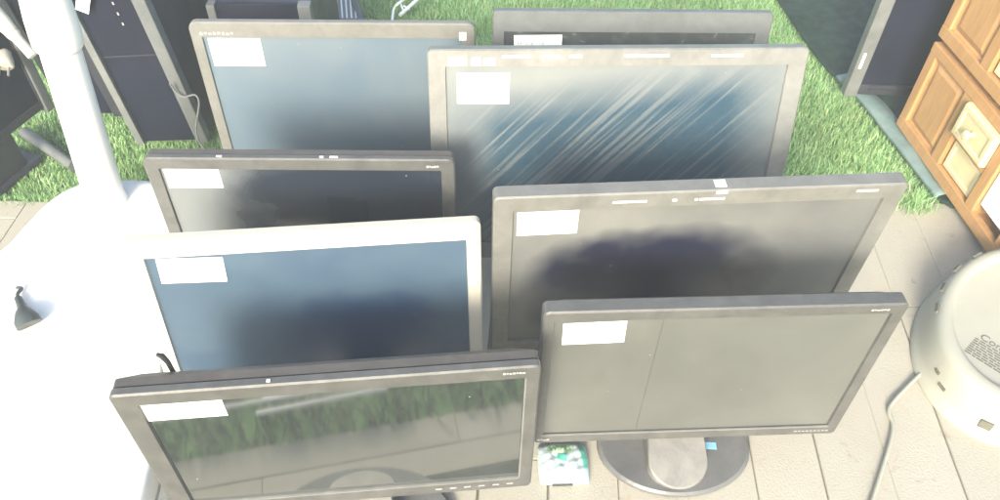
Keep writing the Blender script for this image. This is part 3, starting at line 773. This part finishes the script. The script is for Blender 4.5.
def tarp_x(y):
    for (y0, x0), (y1, x1) in zip(_ed, _ed[1:]):
        if y0 <= y <= y1: return x0 + (x1 - x0) * (y - y0) / max(1e-6, y1 - y0)
    return 9
def area_back(r):
    while True:
        y = 1.16 + (r.random() ** 1.15) * 1.25; x = r.uniform(-1.65, 1.0)
        if y > border(x) - .012 + r.gauss(0, .012): 
            if x > tarp_x(y) + r.gauss(0, .006): continue
            return x, y
grass('grass', 230000, area_back, .012, .022, 5)
def tuft(r):
    c = at(912, 206); return c.x + r.gauss(0, .018), c.y + r.gauss(0, .014)
g2 = grass('grass_tuft', 260, tuft, .025, .05, 6); g2['kind'] = 'thing'; tag(g2, 'small tuft of grass growing at the paving edge beside the teal tarpaulin hem', 'grass tuft')
def area_front(r): return r.uniform(-1.2, 1.2), r.uniform(-.9, .35)
grass('front_grass', 26000, area_front, .015, .045, 9, M('front grass darkened for shade', (.03, .038, .031), .6, .6, 14), 3.0)  # grass colour darkened to stand in for a shadow lying over it
for y_, x0_, x1_, r_ in ((.285, -.50, -.12, .0035), (.305, -.34, -.13, .004), (.274, -.33, -.12, .003)):
    b = MB(); b.tube([(x0_, y_, .034), (x1_, y_ - .006, .036)], r_, 8)
    tag(b.build('thin_rod', MAT['paper']), 'thin pale rod on grass coloured dark for shade, seen mirrored in the front left screen', 'rod', 'pale rods mirrored in the front screen')

# ------------------------------------------------------------------ volume veil added to lift the blacks
hz = bpy.data.materials.new('black lifting veil'); hz.use_nodes = True
N, L = hz.node_tree.nodes, hz.node_tree.links
N.remove(N['Principled BSDF']); pvn = N.new('ShaderNodeVolumePrincipled')
pvn.inputs['Color'].default_value = (.88, .96, .95, 1); pvn.inputs['Density'].default_value = .04
L.new(pvn.outputs[0], N['Material Output'].inputs['Volume'])
b = MB(); b.box(-12.5, -12.5, -1.1, 12.5, 12.5, 1.5)
tag(b.build('fade_veil', hz), kind='stuff')

# ------------------------------------------------------------------ light, sky, camera
EL = R(27.5); s = Vector((-.25, -.97, 0)).normalized() * math.cos(EL) + Vector((0, 0, math.sin(EL)))
w = bpy.data.worlds.new('World'); sc.world = w; w.use_nodes = True
N, L = w.node_tree.nodes, w.node_tree.links
sky = N.new('ShaderNodeTexSky'); sky.sky_type = 'NISHITA'; sky.sun_disc = False
sky.sun_elevation = EL; sky.sun_rotation = math.atan2(s.x, s.y); sky.dust_density = 3.5; sky.ozone_density = 1.0
L.new(sky.outputs[0], N['Background'].inputs['Color']); N['Background'].inputs['Strength'].default_value = .15
ld = bpy.data.lights.new('sun', 'SUN'); ld.energy = 2.6; ld.angle = R(18); ld.color = (1.0, .955, .81)
lo_ = bpy.data.objects.new('sun', ld); COL.objects.link(lo_); lo_.rotation_euler = (-s).to_track_quat('-Z', 'Y').to_euler()
cd = bpy.data.cameras.new('camera'); co = bpy.data.objects.new('camera', cd); COL.objects.link(co)
cd.sensor_width = 36; cd.lens = CF / 1000 * 36; cd.clip_start = .02; cd.clip_end = 500
co.matrix_world = Matrix(((CRT.x, CUP.x, -_f.x, 0), (CRT.y, CUP.y, -_f.y, 0), (CRT.z, CUP.z, -_f.z, CH), (0, 0, 0, 1)))
sc.camera = co
sc.view_settings.view_transform = 'Standard'; sc.view_settings.look = 'None'; sc.view_settings.gamma = 1.0
sc.view_settings.exposure = 1.5
sc.render.filter_size = 1.7
